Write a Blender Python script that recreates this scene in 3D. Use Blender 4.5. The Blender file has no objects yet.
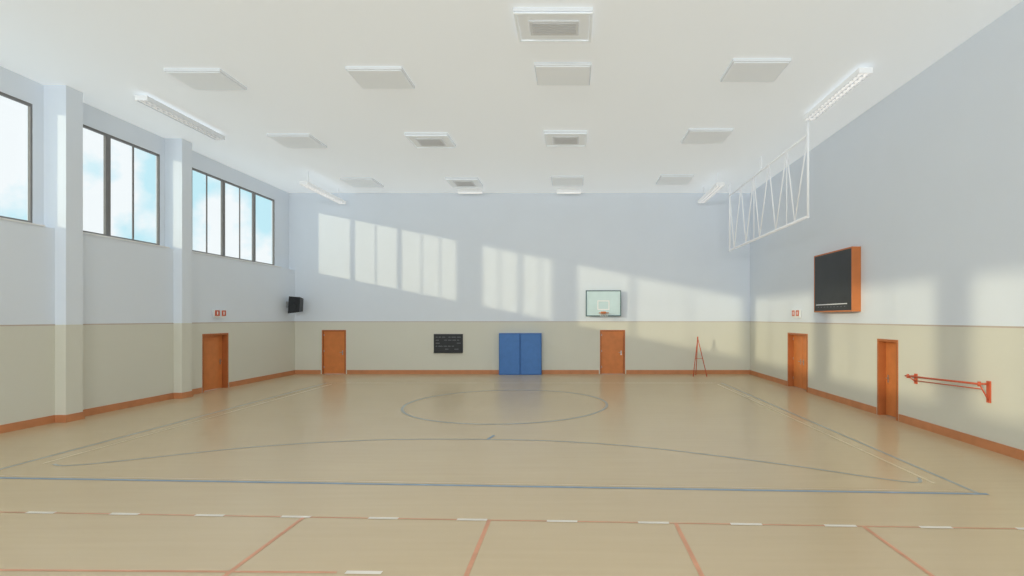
import bpy, math, random
from mathutils import Vector
random.seed(3)
XL, XR, YB, YF, H = -13.9, 8.85, 26.0, -12.0, 9.05
XW = -14.2
PAINT = 2.62
scene = bpy.context.scene
scene.view_settings.view_transform = 'Standard'
scene.view_settings.look = 'None'
scene.view_settings.exposure = 0.1

# ---------------- materials ----------------
def new_mat(name):
    m = bpy.data.materials.new(name); m.use_nodes = True
    return m, m.node_tree.nodes, m.node_tree.links, m.node_tree.nodes['Principled BSDF']

def mat(name, col, rough=0.6, var=0.05, scale=6.0, metal=0.0, emis=None, es=0.0, spec=0.3, bump=0.0):
    m, n, l, b = new_mat(name)
    geo = n.new('ShaderNodeNewGeometry')
    no = n.new('ShaderNodeTexNoise'); no.inputs['Scale'].default_value = scale; no.inputs['Detail'].default_value = 3
    l.new(geo.outputs['Position'], no.inputs['Vector'])
    r = n.new('ShaderNodeValToRGB')
    r.color_ramp.elements[0].position = 0.3; r.color_ramp.elements[1].position = 0.7
    r.color_ramp.elements[0].color = (*[c*(1-var) for c in col], 1)
    r.color_ramp.elements[1].color = (*[min(1, c*(1+var)) for c in col], 1)
    l.new(no.outputs['Fac'], r.inputs['Fac']); l.new(r.outputs['Color'], b.inputs['Base Color'])
    b.inputs['Roughness'].default_value = rough; b.inputs['Metallic'].default_value = metal
    b.inputs['Specular IOR Level'].default_value = spec
    if emis:
        b.inputs['Emission Color'].default_value = (*emis, 1); b.inputs['Emission Strength'].default_value = es
    return m

def wall_mat():
    m, n, l, b = new_mat('two_tone_wall_paint')
    geo = n.new('ShaderNodeNewGeometry'); sep = n.new('ShaderNodeSeparateXYZ')
    l.new(geo.outputs['Position'], sep.inputs[0])
    no = n.new('ShaderNodeTexNoise'); no.inputs['Scale'].default_value = 0.7; no.inputs['Detail'].default_value = 4
    l.new(geo.outputs['Position'], no.inputs['Vector'])
    gt = n.new('ShaderNodeMath'); gt.operation = 'GREATER_THAN'; gt.inputs[1].default_value = PAINT
    l.new(sep.outputs['Z'], gt.inputs[0])
    mix = n.new('ShaderNodeMix'); mix.data_type = 'RGBA'
    mix.inputs[6].default_value = (0.75, 0.735, 0.635, 1)
    mix.inputs[7].default_value = (0.825, 0.88, 0.95, 1)
    l.new(gt.outputs[0], mix.inputs[0])
    mr = n.new('ShaderNodeMapRange'); mr.inputs[3].default_value = 0.98; mr.inputs[4].default_value = 1.02
    l.new(no.outputs['Fac'], mr.inputs[0])
    mul = n.new('ShaderNodeVectorMath'); mul.operation = 'SCALE'
    l.new(mix.outputs[2], mul.inputs[0]); l.new(mr.outputs[0], mul.inputs['Scale'])
    l.new(mul.outputs[0], b.inputs['Base Color'])
    b.inputs['Roughness'].default_value = 0.65; b.inputs['Specular IOR Level'].default_value = 0.25
    return m

def floor_mat():
    m, n, l, b = new_mat('sports_hall_floor')
    geo = n.new('ShaderNodeNewGeometry')
    mp = n.new('ShaderNodeMapping'); mp.inputs['Scale'].default_value = (0.35, 5.0, 1)
    l.new(geo.outputs['Position'], mp.inputs['Vector'])
    no = n.new('ShaderNodeTexNoise'); no.inputs['Scale'].default_value = 1.6; no.inputs['Detail'].default_value = 5
    l.new(mp.outputs[0], no.inputs['Vector'])
    n2 = n.new('ShaderNodeTexNoise'); n2.inputs['Scale'].default_value = 0.25; n2.inputs['Detail'].default_value = 3
    l.new(geo.outputs['Position'], n2.inputs['Vector'])
    add = n.new('ShaderNodeMath'); add.operation = 'ADD'
    l.new(no.outputs['Fac'], add.inputs[0]); l.new(n2.outputs['Fac'], add.inputs[1])
    r = n.new('ShaderNodeValToRGB')
    hf = n.new('ShaderNodeMath'); hf.operation = 'MULTIPLY'; hf.inputs[1].default_value = 0.5
    l.new(add.outputs[0], hf.inputs[0]); l.new(hf.outputs[0], r.inputs['Fac'])
    r.color_ramp.elements[0].position = 0.3; r.color_ramp.elements[1].position = 0.7
    r.color_ramp.elements[0].color = (0.605, 0.465, 0.29, 1)
    r.color_ramp.elements[1].color = (0.65, 0.51, 0.32, 1)
    l.new(r.outputs[0], b.inputs['Base Color'])
    b.inputs['Roughness'].default_value = 0.27; b.inputs['Specular IOR Level'].default_value = 0.5
    return m

def glass_mat():
    m, n, l, b = new_mat('window_glass')
    t = n.new('ShaderNodeBsdfTransparent'); t.inputs[0].default_value = (0.98, 1, 1, 1)
    g = n.new('ShaderNodeBsdfGlossy'); g.inputs['Roughness'].default_value = 0.05
    mx = n.new('ShaderNodeMixShader'); mx.inputs[0].default_value = 0.04
    l.new(t.outputs[0], mx.inputs[1]); l.new(g.outputs[0], mx.inputs[2])
    l.new(mx.outputs[0], n['Material Output'].inputs['Surface'])
    return m

FILL_GLOW=(0.91, 0.98, 1.0)  # tint of the fill glow added to the ceiling surfaces
M = dict(
 wall=wall_mat(), floor=floor_mat(), glass=glass_mat(),
 ceil=mat('ceiling_white_fill_glow', (0.82, 0.85, 0.88), 0.8, 0.01, 0.5, emis=FILL_GLOW, es=0.26),  # plain ceiling given an added glow to light the room
 base=mat('stained_skirting', (0.60, 0.25, 0.11), 0.45, 0.08, 3),
 door=mat('orange_door_laminate', (0.70, 0.235, 0.07), 0.4, 0.06, 4),
 doorf=mat('door_frame_wood', (0.50, 0.16, 0.05), 0.45, 0.06, 4),
 frame=mat('window_frame_metal', (0.22, 0.215, 0.215), 0.5, 0.04, 4),
 panel=mat('ceiling_panel_fill_glow', (0.77, 0.80, 0.83), 0.7, 0.01, 2, emis=FILL_GLOW, es=0.19),  # unlit panels, glow added to keep up with the ceiling
 panele=mat('ceiling_panel_rim', (0.68, 0.70, 0.72), 0.7, 0.01, 2, emis=FILL_GLOW, es=0.12),  # rim carries a weaker share of the added glow
 louv=mat('vent_louvre_grey', (0.6, 0.6, 0.61), 0.6, 0.03, 2, emis=FILL_GLOW, es=0.08),  # louvres also get a slight added glow
 white=mat('white_enamel', (0.90, 0.91, 0.92), 0.4, 0.02, 3),
 whitel=mat('glowing_white_paint', (0.82, 0.84, 0.85), 0.4, 0.02, 3, emis=(1,1,1), es=0.16),  # faint glow built into the white, on fittings and the suspended frame
 tube=mat('fluorescent_tube', (0.9, 0.9, 0.9), 0.3, 0.0, 3, emis=(1, 1, 0.98), es=0.4),
 blue=mat('blue_vinyl_mat', (0.08, 0.22, 0.55), 0.45, 0.05, 5),
 blued=mat('blue_vinyl_seam', (0.06, 0.17, 0.46), 0.5, 0.05, 5),
 black=mat('black_plastic', (0.03, 0.032, 0.035), 0.4, 0.1, 8),
 dark=mat('dark_screen', (0.032, 0.035, 0.038), 0.4, 0.1, 2),
 grey=mat('grey_print', (0.2, 0.21, 0.225), 0.6, 0.05, 8),
 steel=mat('brushed_steel', (0.5, 0.5, 0.5), 0.35, 0.05, 8, metal=0.8),
 orange=mat('orange_frame', (0.60, 0.20, 0.065), 0.4, 0.05, 4),
 red=mat('red_enamel', (0.64, 0.13, 0.06), 0.4, 0.05, 5),
 bboard=mat('backboard_acrylic', (0.62, 0.78, 0.80), 0.25, 0.03, 3),
 teal=mat('backboard_edge', (0.11, 0.18, 0.20), 0.4, 0.03, 3),
 lblue=mat('blue_court_paint', (0.25, 0.35, 0.46), 0.35, 0.15, 3),
 lblue2=mat('pale_blue_court_paint', (0.41, 0.43, 0.40), 0.35, 0.12, 3),
 lwhite=mat('white_court_paint', (0.86, 0.80, 0.71), 0.35, 0.05, 3),
 lcream=mat('cream_court_paint', (0.78, 0.66, 0.45), 0.35, 0.05, 3),
 lred=mat('red_court_paint', (0.70, 0.34, 0.20), 0.35, 0.12, 3),
 stripe=mat('dado_stripe', (0.60, 0.50, 0.42), 0.6, 0.05, 3),
)

# ---------------- mesh builder ----------------
class B:
    def __init__(s): s.v=[]; s.f=[]; s.m=[]; s.mats=[]; s.sm=[]
    def mi(s, k):
        if k not in s.mats: s.mats.append(k)
        return s.mats.index(k)
    def face(s, pts, k, smooth=False):
        i=len(s.v); s.v += [tuple(p) for p in pts]; s.f.append(tuple(range(i, i+len(pts)))); s.m.append(s.mi(k)); s.sm.append(smooth)
    def box(s, x0,x1,y0,y1,z0,z1,k):
        x0,x1=sorted((x0,x1)); y0,y1=sorted((y0,y1)); z0,z1=sorted((z0,z1))
        i=len(s.v)
        s.v += [(x0,y0,z0),(x1,y0,z0),(x1,y1,z0),(x0,y1,z0),(x0,y0,z1),(x1,y0,z1),(x1,y1,z1),(x0,y1,z1)]
        for q in ((3,2,1,0),(4,5,6,7),(0,1,5,4),(1,2,6,5),(2,3,7,6),(3,0,4,7)):
            s.f.append(tuple(i+a for a in q)); s.m.append(s.mi(k)); s.sm.append(False)
    def cyl(s, p0, p1, r, k, n=10, r1=None):
        p0=Vector(p0); p1=Vector(p1); d=(p1-p0).normalized(); r1 = r if r1 is None else r1
        a = d.orthogonal().normalized(); b=d.cross(a); i=len(s.v)
        for c,rr in ((p0,r),(p1,r1)):
            for j in range(n):
                t=2*math.pi*j/n; s.v.append(tuple(c+a*rr*math.cos(t)+b*rr*math.sin(t)))
        for j in range(n):
            s.f.append((i+j,i+(j+1)%n,i+n+(j+1)%n,i+n+j)); s.m.append(s.mi(k)); s.sm.append(True)
        s.f.append(tuple(i+j for j in reversed(range(n)))); s.m.append(s.mi(k)); s.sm.append(False)
        s.f.append(tuple(i+n+j for j in range(n))); s.m.append(s.mi(k)); s.sm.append(False)
    def path(s, pts, r, k, n=8, closed=False):
        for a,b in zip(pts, pts[1:]+([pts[0]] if closed else [])): s.cyl(a,b,r,k,n)
    def done(s, name, bevel=0.0, parent=None):
        me=bpy.data.meshes.new(name)
        xs=[[p[a] for p in s.v] for a in range(3)]
        c=[(min(q)+max(q))/2 for q in xs]
        me.from_pydata([(p[0]-c[0],p[1]-c[1],p[2]-c[2]) for p in s.v],[],s.f)
        for k in s.mats: me.materials.append(M[k])
        for p,i,sm in zip(me.polygons,s.m,s.sm): p.material_index=i; p.use_smooth=sm
        me.update()
        o=bpy.data.objects.new(name,me); o.location=c; scene.collection.objects.link(o)
        if bevel:
            b=o.modifiers.new('bevel','BEVEL'); b.width=bevel; b.segments=2; b.limit_method='ANGLE'
        return o

# mapping: u along wall, d outwards from room (into wall), z
MAPS={'back':lambda u,d,z:(u,YB+d,z), 'left':lambda u,d,z:(XL-d,u,z), 'right':lambda u,d,z:(XR+d,u,z)}
def wbox(b, side, u0,u1,d0,d1,z0,z1,k):
    p=MAPS[side](u0,d0,z0); q=MAPS[side](u1,d1,z1)
    b.box(p[0],q[0],p[1],q[1],p[2],q[2],k)

def wall(name, f, u0,u1,z0,z1,d0,d1,holes,k='wall'):
    us=sorted({u0,u1,*[h[0] for h in holes],*[h[1] for h in holes]})
    zs=sorted({z0,z1,*[h[2] for h in holes],*[h[3] for h in holes]})
    def filled(i,j):
        if i<0 or j<0 or i>=len(us)-1 or j>=len(zs)-1: return False
        cu=(us[i]+us[i+1])/2; cz=(zs[j]+zs[j+1])/2
        return not any(h[0]<cu<h[1] and h[2]<cz<h[3] for h in holes)
    b=B()
    for i in range(len(us)-1):
        for j in range(len(zs)-1):
            if not filled(i,j): continue
            a,c,e,g=us[i],us[i+1],zs[j],zs[j+1]
            for d in (d0,d1): b.face([f(a,d,e),f(c,d,e),f(c,d,g),f(a,d,g)],k)
            if not filled(i-1,j): b.face([f(a,d0,e),f(a,d1,e),f(a,d1,g),f(a,d0,g)],k)
            if not filled(i+1,j): b.face([f(c,d0,e),f(c,d1,e),f(c,d1,g),f(c,d0,g)],k)
            if not filled(i,j-1): b.face([f(a,d0,e),f(c,d0,e),f(c,d1,e),f(a,d1,e)],k)
            if not filled(i,j+1): b.face([f(a,d0,g),f(c,d0,g),f(c,d1,g),f(a,d1,g)],k)
    return b.done(name)

# ---------------- shell ----------------
DH=2.2
doors={'back':[(-12.55,-11.35),(1.35,2.6)], 'left':[(19.5,20.95)], 'right':[(14.15,15.1),(19.6,21.4)]}
T=0.3
b=B(); b.box(XW-0.3,XR+T,YF-T,YB+T,-0.2,0,'floor'); b.done('floor')
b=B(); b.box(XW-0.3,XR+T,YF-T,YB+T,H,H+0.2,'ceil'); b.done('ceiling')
wall('wall_back',MAPS['back'],XW-0.15,XR+T,0,H,0,T,[(a,c,0,DH) for a,c in doors['back']])
wall('wall_right',MAPS['right'],YF,YB,0,H,0,T,[(a,c,0,DH) for a,c in doors['right']])
wall('wall_front',lambda u,d,z:(u,YF-d,z),XW-0.15,XR+T,0,H,0,T,[])
wall('wall_left',MAPS['left'],YF,YB,0,5.2,0,0.45,[(a,c,0,DH) for a,c in doors['left']])
Z0,Z1=5.27,8.42
# (start, end, [(mullion position, heavy?)])
wins=[(18.6,24.75,[(19.4,0),(20.2,0),(21.16,1),(22.2,0),(23.2,1)]),
      (14.45,17.88,[(15.05,0),(15.9,1),(16.82,0)]),
      (6.2,13.67,[(11.0,1),(8.5,0)])]
pillars=[(13.95,14.43),(18.09,18.56),(5.67,6.15),(-1.6,-1.1),(-8.0,-7.5)]
wins += [(-1.05,5.62,[(1.1,0),(3.3,0)]),(-7.45,-1.65,[(-5.5,0),(-3.6,0)]),(-11.8,-8.05,[(-10,0)])]
wall('wall_left_clerestory',lambda u,d,z:(XW-d,u,z),YF,YB,5.2,H,0,0.15,[(w[0],w[1],Z0,Z1) for w in wins])
for i,(a,c) in enumerate(sorted(pillars)):
    b=B(); b.box(XL,XL+0.3,a,c,0,5.2,'wall'); b.box(XW,XL+0.3,a,c,5.2,H,'wall'); 
    b.box(XL+0.3,XL+0.33,a-0.03,c+0.03,0,0.2,'base'); b.box(XL,XL+0.3,a-0.03,a,0,0.2,'base'); b.box(XL,XL+0.3,c,c+0.03,0,0.2,'base')
    b.done('wall_pillar' + ('' if i==0 else '.%03d'%i))

for i,(a,c,ms) in enumerate(wins):
    b=B(); x0,x1=XW-0.08,XW-0.01; fw=0.07
    b.box(x0,x1,a,c,Z0,Z0+fw,'frame'); b.box(x0,x1,a,c,Z1-fw,Z1,'frame')
    b.box(x0,x1,a,a+0.05,Z0+fw,Z1-fw,'frame'); b.box(x0,x1,c-0.05,c,Z0+fw,Z1-fw,'frame')
    for p,hv in ms:
        hw=0.085 if hv else 0.03
        b.box(x0 if hv else x0+0.04,x1 if hv else x1-0.01,p-hw,p+hw,Z0+fw,Z1-fw,'frame')
    b.face([(XW-0.05,a+0.05,Z0+fw),(XW-0.05,c-0.05,Z0+fw),(XW-0.05,c-0.05,Z1-fw),(XW-0.05,a+0.05,Z1-fw)],'glass')
    b.box(XW-0.01,XL+0.03,a,c,5.2,5.24,'white')
    b.done('window_%d'%(i+1))

# baseboards and dado stripes
def runs(side,lo,hi):
    out=[]; cur=lo
    for a,c in sorted(doors[side]): out.append((cur,a-0.06)); cur=c+0.06
    out.append((cur,hi)); return out
for side,lo,hi in (('back',XL,XR),('left',YF,YB),('right',YF,YB)):
    b=B()
    for a,c in runs(side,lo,hi): wbox(b,side,a,c,-0.03,0,0,0.2,'base')
    b.done('baseboard_'+side)
    b=B(); wbox(b,side,lo,hi,-0.006,0,PAINT-0.02,PAINT+0.012,'stripe'); b.done('trim_'+side)
b=B(); b.box(XL,XR,YF,YF+0.03,0,0.2,'base'); b.done('baseboard_front')

# doors
k=0
for side in ('back','left','right'):
    for a,c in doors[side]:
        k+=1; b=B(); dep=0.06 if side=='back' else 0.2; f=0.07
        wbox(b,side,a,a+f,-0.02,dep+0.04,0,DH,'doorf'); wbox(b,side,c-f,c,-0.02,dep+0.04,0,DH,'doorf')
        wbox(b,side,a+f,c-f,-0.02,dep+0.04,DH-f,DH,'doorf')
        wbox(b,side,a+f,c-f,dep,dep+0.05,0.01,DH-f,'door')
        leaves=[(a+f,c-f)] if c-a<1.6 else [(a+f,(a+c)/2-0.005),((a+c)/2+0.005,c-f)]
        for li,(p,q) in enumerate(leaves):
            wbox(b,side,p+0.01,q-0.01,dep-0.012,dep,0.02,DH-f-0.01,'door')
            hu = q-0.12 if li==0 else p+0.12
            wbox(b,side,hu-0.025,hu+0.025,dep-0.02,dep-0.012,0.95,1.17,'steel')
            P0=MAPS[side](hu,dep-0.02,1.08); P1=MAPS[side](hu,dep-0.07,1.08)
            b.cyl(P0,P1,0.012,'steel'); P2=MAPS[side](hu-(0.12 if li==0 else -0.12),dep-0.07,1.08); b.cyl(P1,P2,0.012,'steel')
            for hz in (0.3,1.1,1.9):
                wbox(b,side,(p if li==0 else q-0.03),(p+0.03 if li==0 else q),dep-0.02,dep-0.012,hz,hz+0.1,'steel')
        b.done('door_%d'%k)

# ---------------- court markings ----------------
b=B(); zt=0.003
def seg(x0,y0,x1,y1,w,kk,z=zt):
    d=Vector((x1-x0,y1-y0)).normalized(); n=Vector((-d.y,d.x))*w/2
    b.face([(x0+n.x,y0+n.y,z),(x0-n.x,y0-n.y,z),(x1-n.x,y1-n.y,z),(x1+n.x,y1+n.y,z)],kk)
def poly(pts,w,kk,z=zt):
    L=[];R=[]
    for i,p in enumerate(pts):
        a=Vector(pts[max(0,i-1)]); c=Vector(pts[min(len(pts)-1,i+1)])
        d=(c-a).normalized(); n=Vector((-d.y,d.x))*w/2; p=Vector(p); L.append(p+n); R.append(p-n)
    for i in range(len(pts)-1):
        b.face([(L[i].x,L[i].y,z),(R[i].x,R[i].y,z),(R[i+1].x,R[i+1].y,z),(L[i+1].x,L[i+1].y,z)],kk)
def fy(x): return 9.1+(x+10.0)*(-0.0501)
seg(-13.5,fy(-13.5),6.6,fy(6.6),0.075,'lblue')
seg(-13.5,fy(-13.5)+0.12,6.5,fy(6.5)+0.12,0.015,'lcream',0.004)
seg(-10.6,fy(-10.6),-10.6,22.4,0.07,'lblue2',0.0025)
seg(6.47,fy(6.47),6.4,22.4,0.07,'lblue2',0.0025)
seg(-10.2,10.0,-10.2,22.0,0.05,'lcream',0.0025)
seg(6.12,8.8,6.12,22.0,0.06,'lcream',0.0025)
seg(-10.6,22.4,6.4,22.4,0.04,'lcream',0.002)
cc=[(-2.15+3.25*math.cos(t*math.pi/48),16.95+3.25*math.sin(t*math.pi/48)) for t in range(97)]
poly(cc,0.085,'lblue2',0.0035)
def cat(pts,n=12):
    out=[]
    P=[pts[0]]+pts+[pts[-1]]
    for i in range(1,len(P)-2):
        p0,p1,p2,p3=[Vector(q) for q in P[i-1:i+3]]
        for j in range(n):
            t=j/n
            out.append(tuple(0.5*((2*p1)+(p2-p0)*t+(2*p0-5*p1+4*p2-p3)*t*t+(3*p1-p0-3*p2+p3)*t**3)))
    out.append(pts[-1]); return out
arc=cat([(-9.95,9.95),(-9.3,9.95),(-7.0,11.25),(-5.0,11.85),(-3.5,12.0),(-1.9,11.98),(-0.3,11.8),(1.66,11.2),(3.97,9.97),(5.3,9.1),(5.85,8.85),(6.05,9.1)])
poly(arc,0.055,'lblue2',0.0035)
seg(-1.98,11.95,-1.88,12.4,0.07,'lblue')
def ry(x): return 7.5+(x+8.27)*(-0.0421)
seg(-13.5,ry(-13.5),8.7,ry(8.7),0.03,'lred')
for i in range(-5,14):
    x=-7.65+1.25*i
    if -13.2<x<8.5: seg(x-0.21,ry(x-0.21),x+0.21,ry(x+0.21),0.065,'lwhite',0.005)
for x in (-3.78,-1.16,1.4,3.9): seg(x,ry(x)-0.02,x,-6,0.055,'lred',0.0035)
seg(-13.5,5.88,-2.6,5.72,0.04,'lred',0.0025)
seg(-2.5,5.72,-2.1,5.71,0.07,'lwhite',0.005)
b.done('court_markings')

# ---------------- ceiling fittings ----------------
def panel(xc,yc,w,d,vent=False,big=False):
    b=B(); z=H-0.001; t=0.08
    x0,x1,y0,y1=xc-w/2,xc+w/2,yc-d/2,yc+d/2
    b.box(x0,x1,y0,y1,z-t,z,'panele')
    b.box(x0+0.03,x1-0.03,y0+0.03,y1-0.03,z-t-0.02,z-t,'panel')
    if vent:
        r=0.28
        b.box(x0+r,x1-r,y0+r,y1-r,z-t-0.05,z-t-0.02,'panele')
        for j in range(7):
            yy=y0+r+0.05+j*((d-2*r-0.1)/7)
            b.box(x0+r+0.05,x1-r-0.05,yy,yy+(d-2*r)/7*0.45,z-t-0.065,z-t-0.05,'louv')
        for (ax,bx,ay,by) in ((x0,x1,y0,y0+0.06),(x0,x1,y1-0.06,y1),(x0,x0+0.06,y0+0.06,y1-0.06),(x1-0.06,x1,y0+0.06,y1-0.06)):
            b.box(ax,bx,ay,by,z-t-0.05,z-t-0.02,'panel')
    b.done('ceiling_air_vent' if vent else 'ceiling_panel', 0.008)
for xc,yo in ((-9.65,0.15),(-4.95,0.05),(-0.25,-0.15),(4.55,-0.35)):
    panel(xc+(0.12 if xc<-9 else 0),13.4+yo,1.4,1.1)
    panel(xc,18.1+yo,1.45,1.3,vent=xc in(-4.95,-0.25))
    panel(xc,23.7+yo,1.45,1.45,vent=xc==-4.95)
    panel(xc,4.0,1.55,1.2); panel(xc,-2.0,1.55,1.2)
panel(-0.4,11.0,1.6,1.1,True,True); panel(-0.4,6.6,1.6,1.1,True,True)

def linear(x,y0,y1,z,lit=True):
    b=B()
    b.box(x-0.14,x+0.14,y0,y1,z+0.02,z+0.1,'whitel')
    b.box(x-0.17,x+0.17,y0-0.02,y0,z-0.03,z+0.11,'whitel'); b.box(x-0.17,x+0.17,y1,y1+0.02,z-0.03,z+0.11,'whitel')
    b.box(x-0.17,x-0.15,y0,y1,z-0.03,z+0.1,'panele' if not lit else 'whitel'); b.box(x+0.15,x+0.17,y0,y1,z-0.03,z+0.1,'panele' if not lit else 'whitel')
    for dx in (-0.07,0.07): b.cyl((x+dx,y0,z-0.005),(x+dx,y1,z-0.005),0.03,'tube' if lit else 'whitel',10)
    n=16
    for i in range(1,n):
        yy=y0+(y1-y0)*i/n; b.box(x-0.15,x+0.15,yy-0.006,yy+0.006,z-0.03,z+0.02,'panele')
    for yy in (y0+0.4,y1-0.4):
        b.cyl((x,yy,z+0.1),(x,yy,H-0.001),0.012,'white')
    b.done('fluorescent_light')
linear(7.2,12.8,15.85,8.85); linear(6.25,22.0,25.3,8.42)
linear(-11.95,14.4,17.6,8.85,False); linear(-11.3,21.8,25.5,8.42)
linear(7.2,2.0,5.0,8.85); linear(-11.95,2.0,5.0,8.85)
for xc in (-5.0,-0.2):
    b=B(); b.box(xc-0.6,xc+0.6,25.2,25.4,8.9,H-0.001,'whitel')
    b.cyl((xc-0.57,25.3,8.88),(xc+0.57,25.3,8.88),0.03,'tube'); b.done('fluorescent_light')

# ---------------- wall mats ----------------
b=B()
for x0,x1 in ((-3.65,-2.61),(-2.6,-1.56)):
    b.box(x0,x1,25.62,25.97,0.0,2.05,'blue')
    for z in (0.02,2.0): b.box(x0+0.01,x1-0.01,25.608,25.62,z,z+0.03,'blued')
    for x in (x0+0.01,x1-0.04): b.box(x,x+0.03,25.608,25.62,0.05,2.0,'blued')
b.done('blue_gym_mat',0.012)

# ---------------- notice board ----------------
b=B(); x0,x1,z0,z1=-6.95,-5.5,1.08,2.0
b.box(x0,x1,25.95,25.998,z0,z1,'black'); b.box(x0+0.04,x1-0.04,25.944,25.95,z0+0.04,z1-0.04,'dark')
for r in range(5):
    z=z1-0.17-r*0.15; x=x0+0.1
    while x<x1-0.2:
        w=random.uniform(0.06,0.22)
        if random.random()<0.75: b.box(x,min(x+w,x1-0.1),25.94,25.944,z,z+0.03,'grey')
        x+=w+0.05
b.box(x0,x1,25.9,25.95,z0-0.03,z0,'black')
b.done('notice_board')

# ---------------- basketball hoop ----------------
b=B(); x0,x1,z0,z1,yb=0.63,2.38,2.88,4.17,25.72
b.box(x0+0.05,x1-0.05,yb,yb+0.03,z0+0.05,z1-0.05,'bboard')
for q in ((x0,x1,z0,z0+0.05),(x0,x1,z1-0.05,z1),(x0,x0+0.05,z0+0.05,z1-0.05),(x1-0.05,x1,z0+0.05,z1-0.05)):
    b.box(q[0],q[1],yb-0.02,yb+0.05,q[2],q[3],'teal')
xc=(x0+x1)/2
for q in ((xc-0.3,xc+0.3,3.2,3.25),(xc-0.3,xc+0.3,3.62,3.67),(xc-0.3,xc-0.25,3.25,3.62),(xc+0.25,xc+0.3,3.25,3.62)):
    b.box(q[0],q[1],yb-0.008,yb,q[2],q[3],'white')
b.box(xc-0.12,xc+0.12,yb-0.1,yb,2.98,3.12,'orange')
rc=Vector((xc,yb-0.38,3.05))
ring=[tuple(rc+Vector((0.23*math.cos(t*math.pi/12),0.23*math.sin(t*math.pi/12),0))) for t in range(24)]
b.path(ring,0.02,'orange',8,True)
b.cyl((xc-0.08,yb-0.05,3.03),(xc-0.1,yb-0.2,3.04),0.012,'orange'); b.cyl((xc+0.08,yb-0.05,3.03),(xc+0.1,yb-0.2,3.04),0.012,'orange')
for i in range(12):
    for s in (1,-1):
        prev=None
        for j in range(5):
            t=(i+s*j*0.5)*math.pi/6; rr=0.225-0.022*j*(1.2 if j<4 else 1.1)
            p=(rc.x+rr*math.cos(t),rc.y+rr*math.sin(t),3.04-0.07*j)
            if prev: b.cyl(prev,p,0.003,'white',4)
            prev=p
for dx in (-0.45,0.45):
    for z in (3.15,3.9): b.cyl((xc+dx,yb+0.03,z),(xc+dx,25.99,z),0.025,'steel')
    b.cyl((xc+dx,yb+0.05,3.15),(xc+dx,25.98,3.9),0.018,'steel')
    b.box(xc+dx-0.06,xc+dx+0.06,25.97,25.998,3.0,4.05,'steel')
b.done('basketball_hoop')

# ---------------- red stand ----------------
b=B(); top=(6.02,25.1,1.83)
for ft in ((5.76,24.9,0.02),(6.42,24.95,0.02),(6.05,25.6,0.02)):
    b.cyl(ft,top,0.02,'red',8); b.cyl((ft[0],ft[1],0),(ft[0],ft[1],0.04),0.03,'red',10)
b.cyl((5.88,24.99,0.85),(6.22,25.02,0.85),0.011,'red')
b.cyl((6.02,25.1,1.75),(6.02,25.1,1.9),0.03,'red')
b.done('red_volleyball_post_stand')

# ---------------- speaker ----------------
b=B()
f=[(-13.74,25.05,3.02),(-13.14,24.95,3.08),(-13.06,24.9,3.80),(-13.66,25.0,3.84)]
r=[(-13.66,25.5,3.08),(-13.2,25.42,3.12),(-13.14,25.36,3.74),(-13.6,25.44,3.78)]
b.face(f,'black'); b.face(r[::-1],'black')
for i in range(4): j=(i+1)%4; b.face([f[i],r[i],r[j],f[j]],'black')
fc=Vector([sum(p[a] for p in f)/4 for a in range(3)]); 
nrm=(Vector(f[1])-Vector(f[0])).cross(Vector(f[3])-Vector(f[0])).normalized()
b.cyl(fc-Vector((0.03,0,0.14)),fc+nrm*0.015-Vector((0.03,0,0.14)),0.17,'dark',20)
b.cyl(fc-Vector((-0.02,0,-0.2)),fc+nrm*0.015-Vector((-0.02,0,-0.2)),0.07,'dark',16)
b.cyl((-13.45,25.3,3.45),(-13.88,25.3,3.45),0.03,'steel'); b.box(-13.898,-13.87,25.2,25.4,3.3,3.6,'steel')
b.done('wall_speaker')

# ---------------- exit signs ----------------
for side,u in (('left',20.35),('right',20.45)):
    b=B()
    wbox(b,side,u-0.3,u+0.3,-0.07,-0.002,2.80,2.86,'white')
    wbox(b,side,u-0.33,u-0.02,-0.1,-0.02,2.86,3.12,'white'); wbox(b,side,u-0.31,u-0.04,-0.106,-0.1,2.88,3.10,'red')
    wbox(b,side,u+0.06,u+0.34,-0.1,-0.02,2.86,3.12,'white'); wbox(b,side,u+0.08,u+0.32,-0.106,-0.1,2.88,3.10,'red')
    wbox(b,side,u-0.2,u-0.14,-0.11,-0.106,2.93,3.05,'white'); wbox(b,side,u+0.17,u+0.23,-0.11,-0.106,2.93,3.05,'white')
    b.done('emergency_exit_sign')

# ---------------- scoreboard ----------------
b=B(); y0,y1,z0,z1=15.98,18.5,3.0,5.0; fw=0.045
wbox(b,'right',y0,y1,-0.26,-0.002,z0,z1,'orange')
for q in ((y0,y1,z0,z0+fw),(y0,y1,z1-fw,z1),(y0,y0+fw,z0+fw,z1-fw),(y1-fw,y1,z0+fw,z1-fw)):
    wbox(b,'right',q[0],q[1],-0.275,-0.26,q[2],q[3],'orange')
wbox(b,'right',y0+fw,y1-fw,-0.27,-0.26,z0+fw,z1-fw,'dark')
wbox(b,'right',y0+0.3,y1-0.15,-0.273,-0.27,z0+0.24,z0+0.27,'white')
for i in range(9): wbox(b,'right',y0+0.4+i*0.22,y0+0.48+i*0.22,-0.273,-0.27,z0+0.16,z0+0.18,'grey')
b.done('wall_scoreboard')

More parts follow.
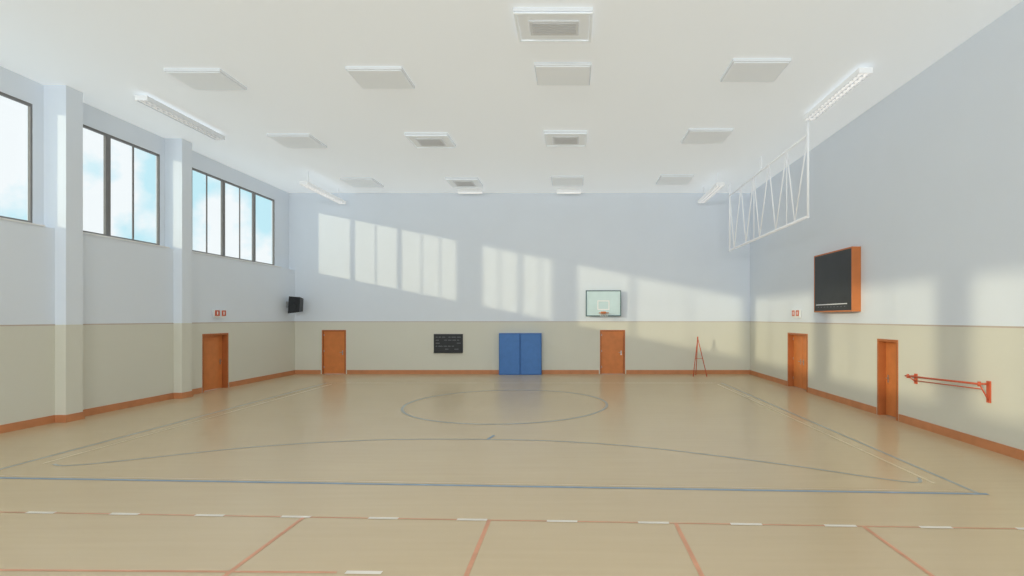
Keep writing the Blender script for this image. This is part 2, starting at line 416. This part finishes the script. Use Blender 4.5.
# ---------------- barre ----------------
b=B(); x=XR-0.22
b.cyl((x,11.0,1.40),(x,13.5,1.30),0.022,'red'); b.cyl((x+0.1,11.15,1.28),(x+0.1,13.3,1.2),0.012,'red')
for y,zz in ((11.05,1.40),(13.4,1.305)):
    d=0.40 if y<12 else 0.2
    b.box(XR-0.03,XR-0.002,y-0.05,y+0.05,zz-d,zz+0.06,'red')
    b.cyl((x,y,zz),(XR-0.02,y,zz),0.02,'red'); b.cyl((x,y,zz),(XR-0.02,y,zz-d+0.05),0.015,'red')
    b.cyl((x,y,zz-0.05),(x,y,zz+0.05),0.032,'red')
b.done('wall_mounted_barre')

# ---------------- suspended frame ----------------
b=B(); x=7.3; ya,yb2=16.15,24.2; za,zb=5.95,8.5
def r_(p,q,r=0.022): b.cyl(p,q,r,'whitel',8)  # frame tubes glow faintly by their material, though no lamp
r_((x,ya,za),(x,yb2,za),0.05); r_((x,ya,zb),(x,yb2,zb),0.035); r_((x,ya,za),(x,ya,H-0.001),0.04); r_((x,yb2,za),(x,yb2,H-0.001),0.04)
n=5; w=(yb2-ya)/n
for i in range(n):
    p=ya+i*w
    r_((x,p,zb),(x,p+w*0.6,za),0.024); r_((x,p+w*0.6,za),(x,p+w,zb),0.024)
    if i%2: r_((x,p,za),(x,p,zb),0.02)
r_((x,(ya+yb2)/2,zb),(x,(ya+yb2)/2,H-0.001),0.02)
b.done('suspended_climbing_frame')

# ---------------- fill lamps added on the front wall, with made-up housings ----------------
for i,xc in enumerate((-11.0,-2.5,6.0)):
    b=B(); yb=YF+0.35; z=7.0
    b.box(xc-1.3,xc+1.3,YF+0.12,YF+0.3,z-0.6,z+0.6,'white')
    for q in ((xc-1.34,xc+1.34,z-0.64,z-0.6),(xc-1.34,xc+1.34,z+0.6,z+0.64),(xc-1.34,xc-1.3,z-0.6,z+0.6),(xc+1.3,xc+1.34,z-0.6,z+0.6)):
        b.box(q[0],q[1],YF+0.12,YF+0.42,q[2],q[3],'steel')
    b.box(xc-0.8,xc-0.7,YF,YF+0.12,z-0.3,z+0.3,'steel'); b.box(xc+0.7,xc+0.8,YF,YF+0.12,z-0.3,z+0.3,'steel')
    b.done('added_fill_housing')
    L=bpy.data.lights.new('added_fill_lamp','AREA'); L.shape='RECTANGLE'; L.size=2.5; L.size_y=1.1; L.energy=(680,420,400)[i]; L.spread=math.radians(150)
    L.color=(0.92,0.975,1.0)
    o=bpy.data.objects.new('added_fill_lamp',L); scene.collection.objects.link(o); o.location=(xc,YF+0.45,z)
    o.rotation_euler=Vector(((0.35,0,0)[i],1,0.0)).to_track_quat('-Z','Y').to_euler()

# ---------------- lights ----------------
s=bpy.data.lights.new('sun','SUN'); s.energy=1.15; s.angle=math.radians(1.0); s.color=(1.0,0.90,0.62)
so=bpy.data.objects.new('sun',s); scene.collection.objects.link(so)
so.rotation_euler=Vector((1.15,1.0,-0.23)).to_track_quat('-Z','Y').to_euler()
so.location=(-30,0,15)

w=bpy.data.worlds.new('sky'); scene.world=w; w.use_nodes=True
n=w.node_tree.nodes; l=w.node_tree.links; bg=n['Background']
tc=n.new('ShaderNodeTexCoord'); no=n.new('ShaderNodeTexNoise'); no.inputs['Scale'].default_value=8; no.inputs['Detail'].default_value=6
l.new(tc.outputs['Generated'],no.inputs['Vector'])
r=n.new('ShaderNodeValToRGB'); r.color_ramp.elements[0].position=0.43; r.color_ramp.elements[1].position=0.54
r.color_ramp.elements[0].color=(0.54,0.82,0.91,1); r.color_ramp.elements[1].color=(0.90,0.94,0.96,1)
l.new(no.outputs['Fac'],r.inputs['Fac']); l.new(r.outputs[0],bg.inputs[0]); bg.inputs[1].default_value=0.97

# ---------------- camera ----------------
c=bpy.data.cameras.new('camera'); co=bpy.data.objects.new('camera',c); scene.collection.objects.link(co)
co.location=(0,0,2.8); co.rotation_euler=(math.radians(90),0,0)
c.sensor_width=36; c.lens=36*520/1024; c.shift_x=-61/1024; c.shift_y=30/1024; c.clip_end=500
scene.camera=co
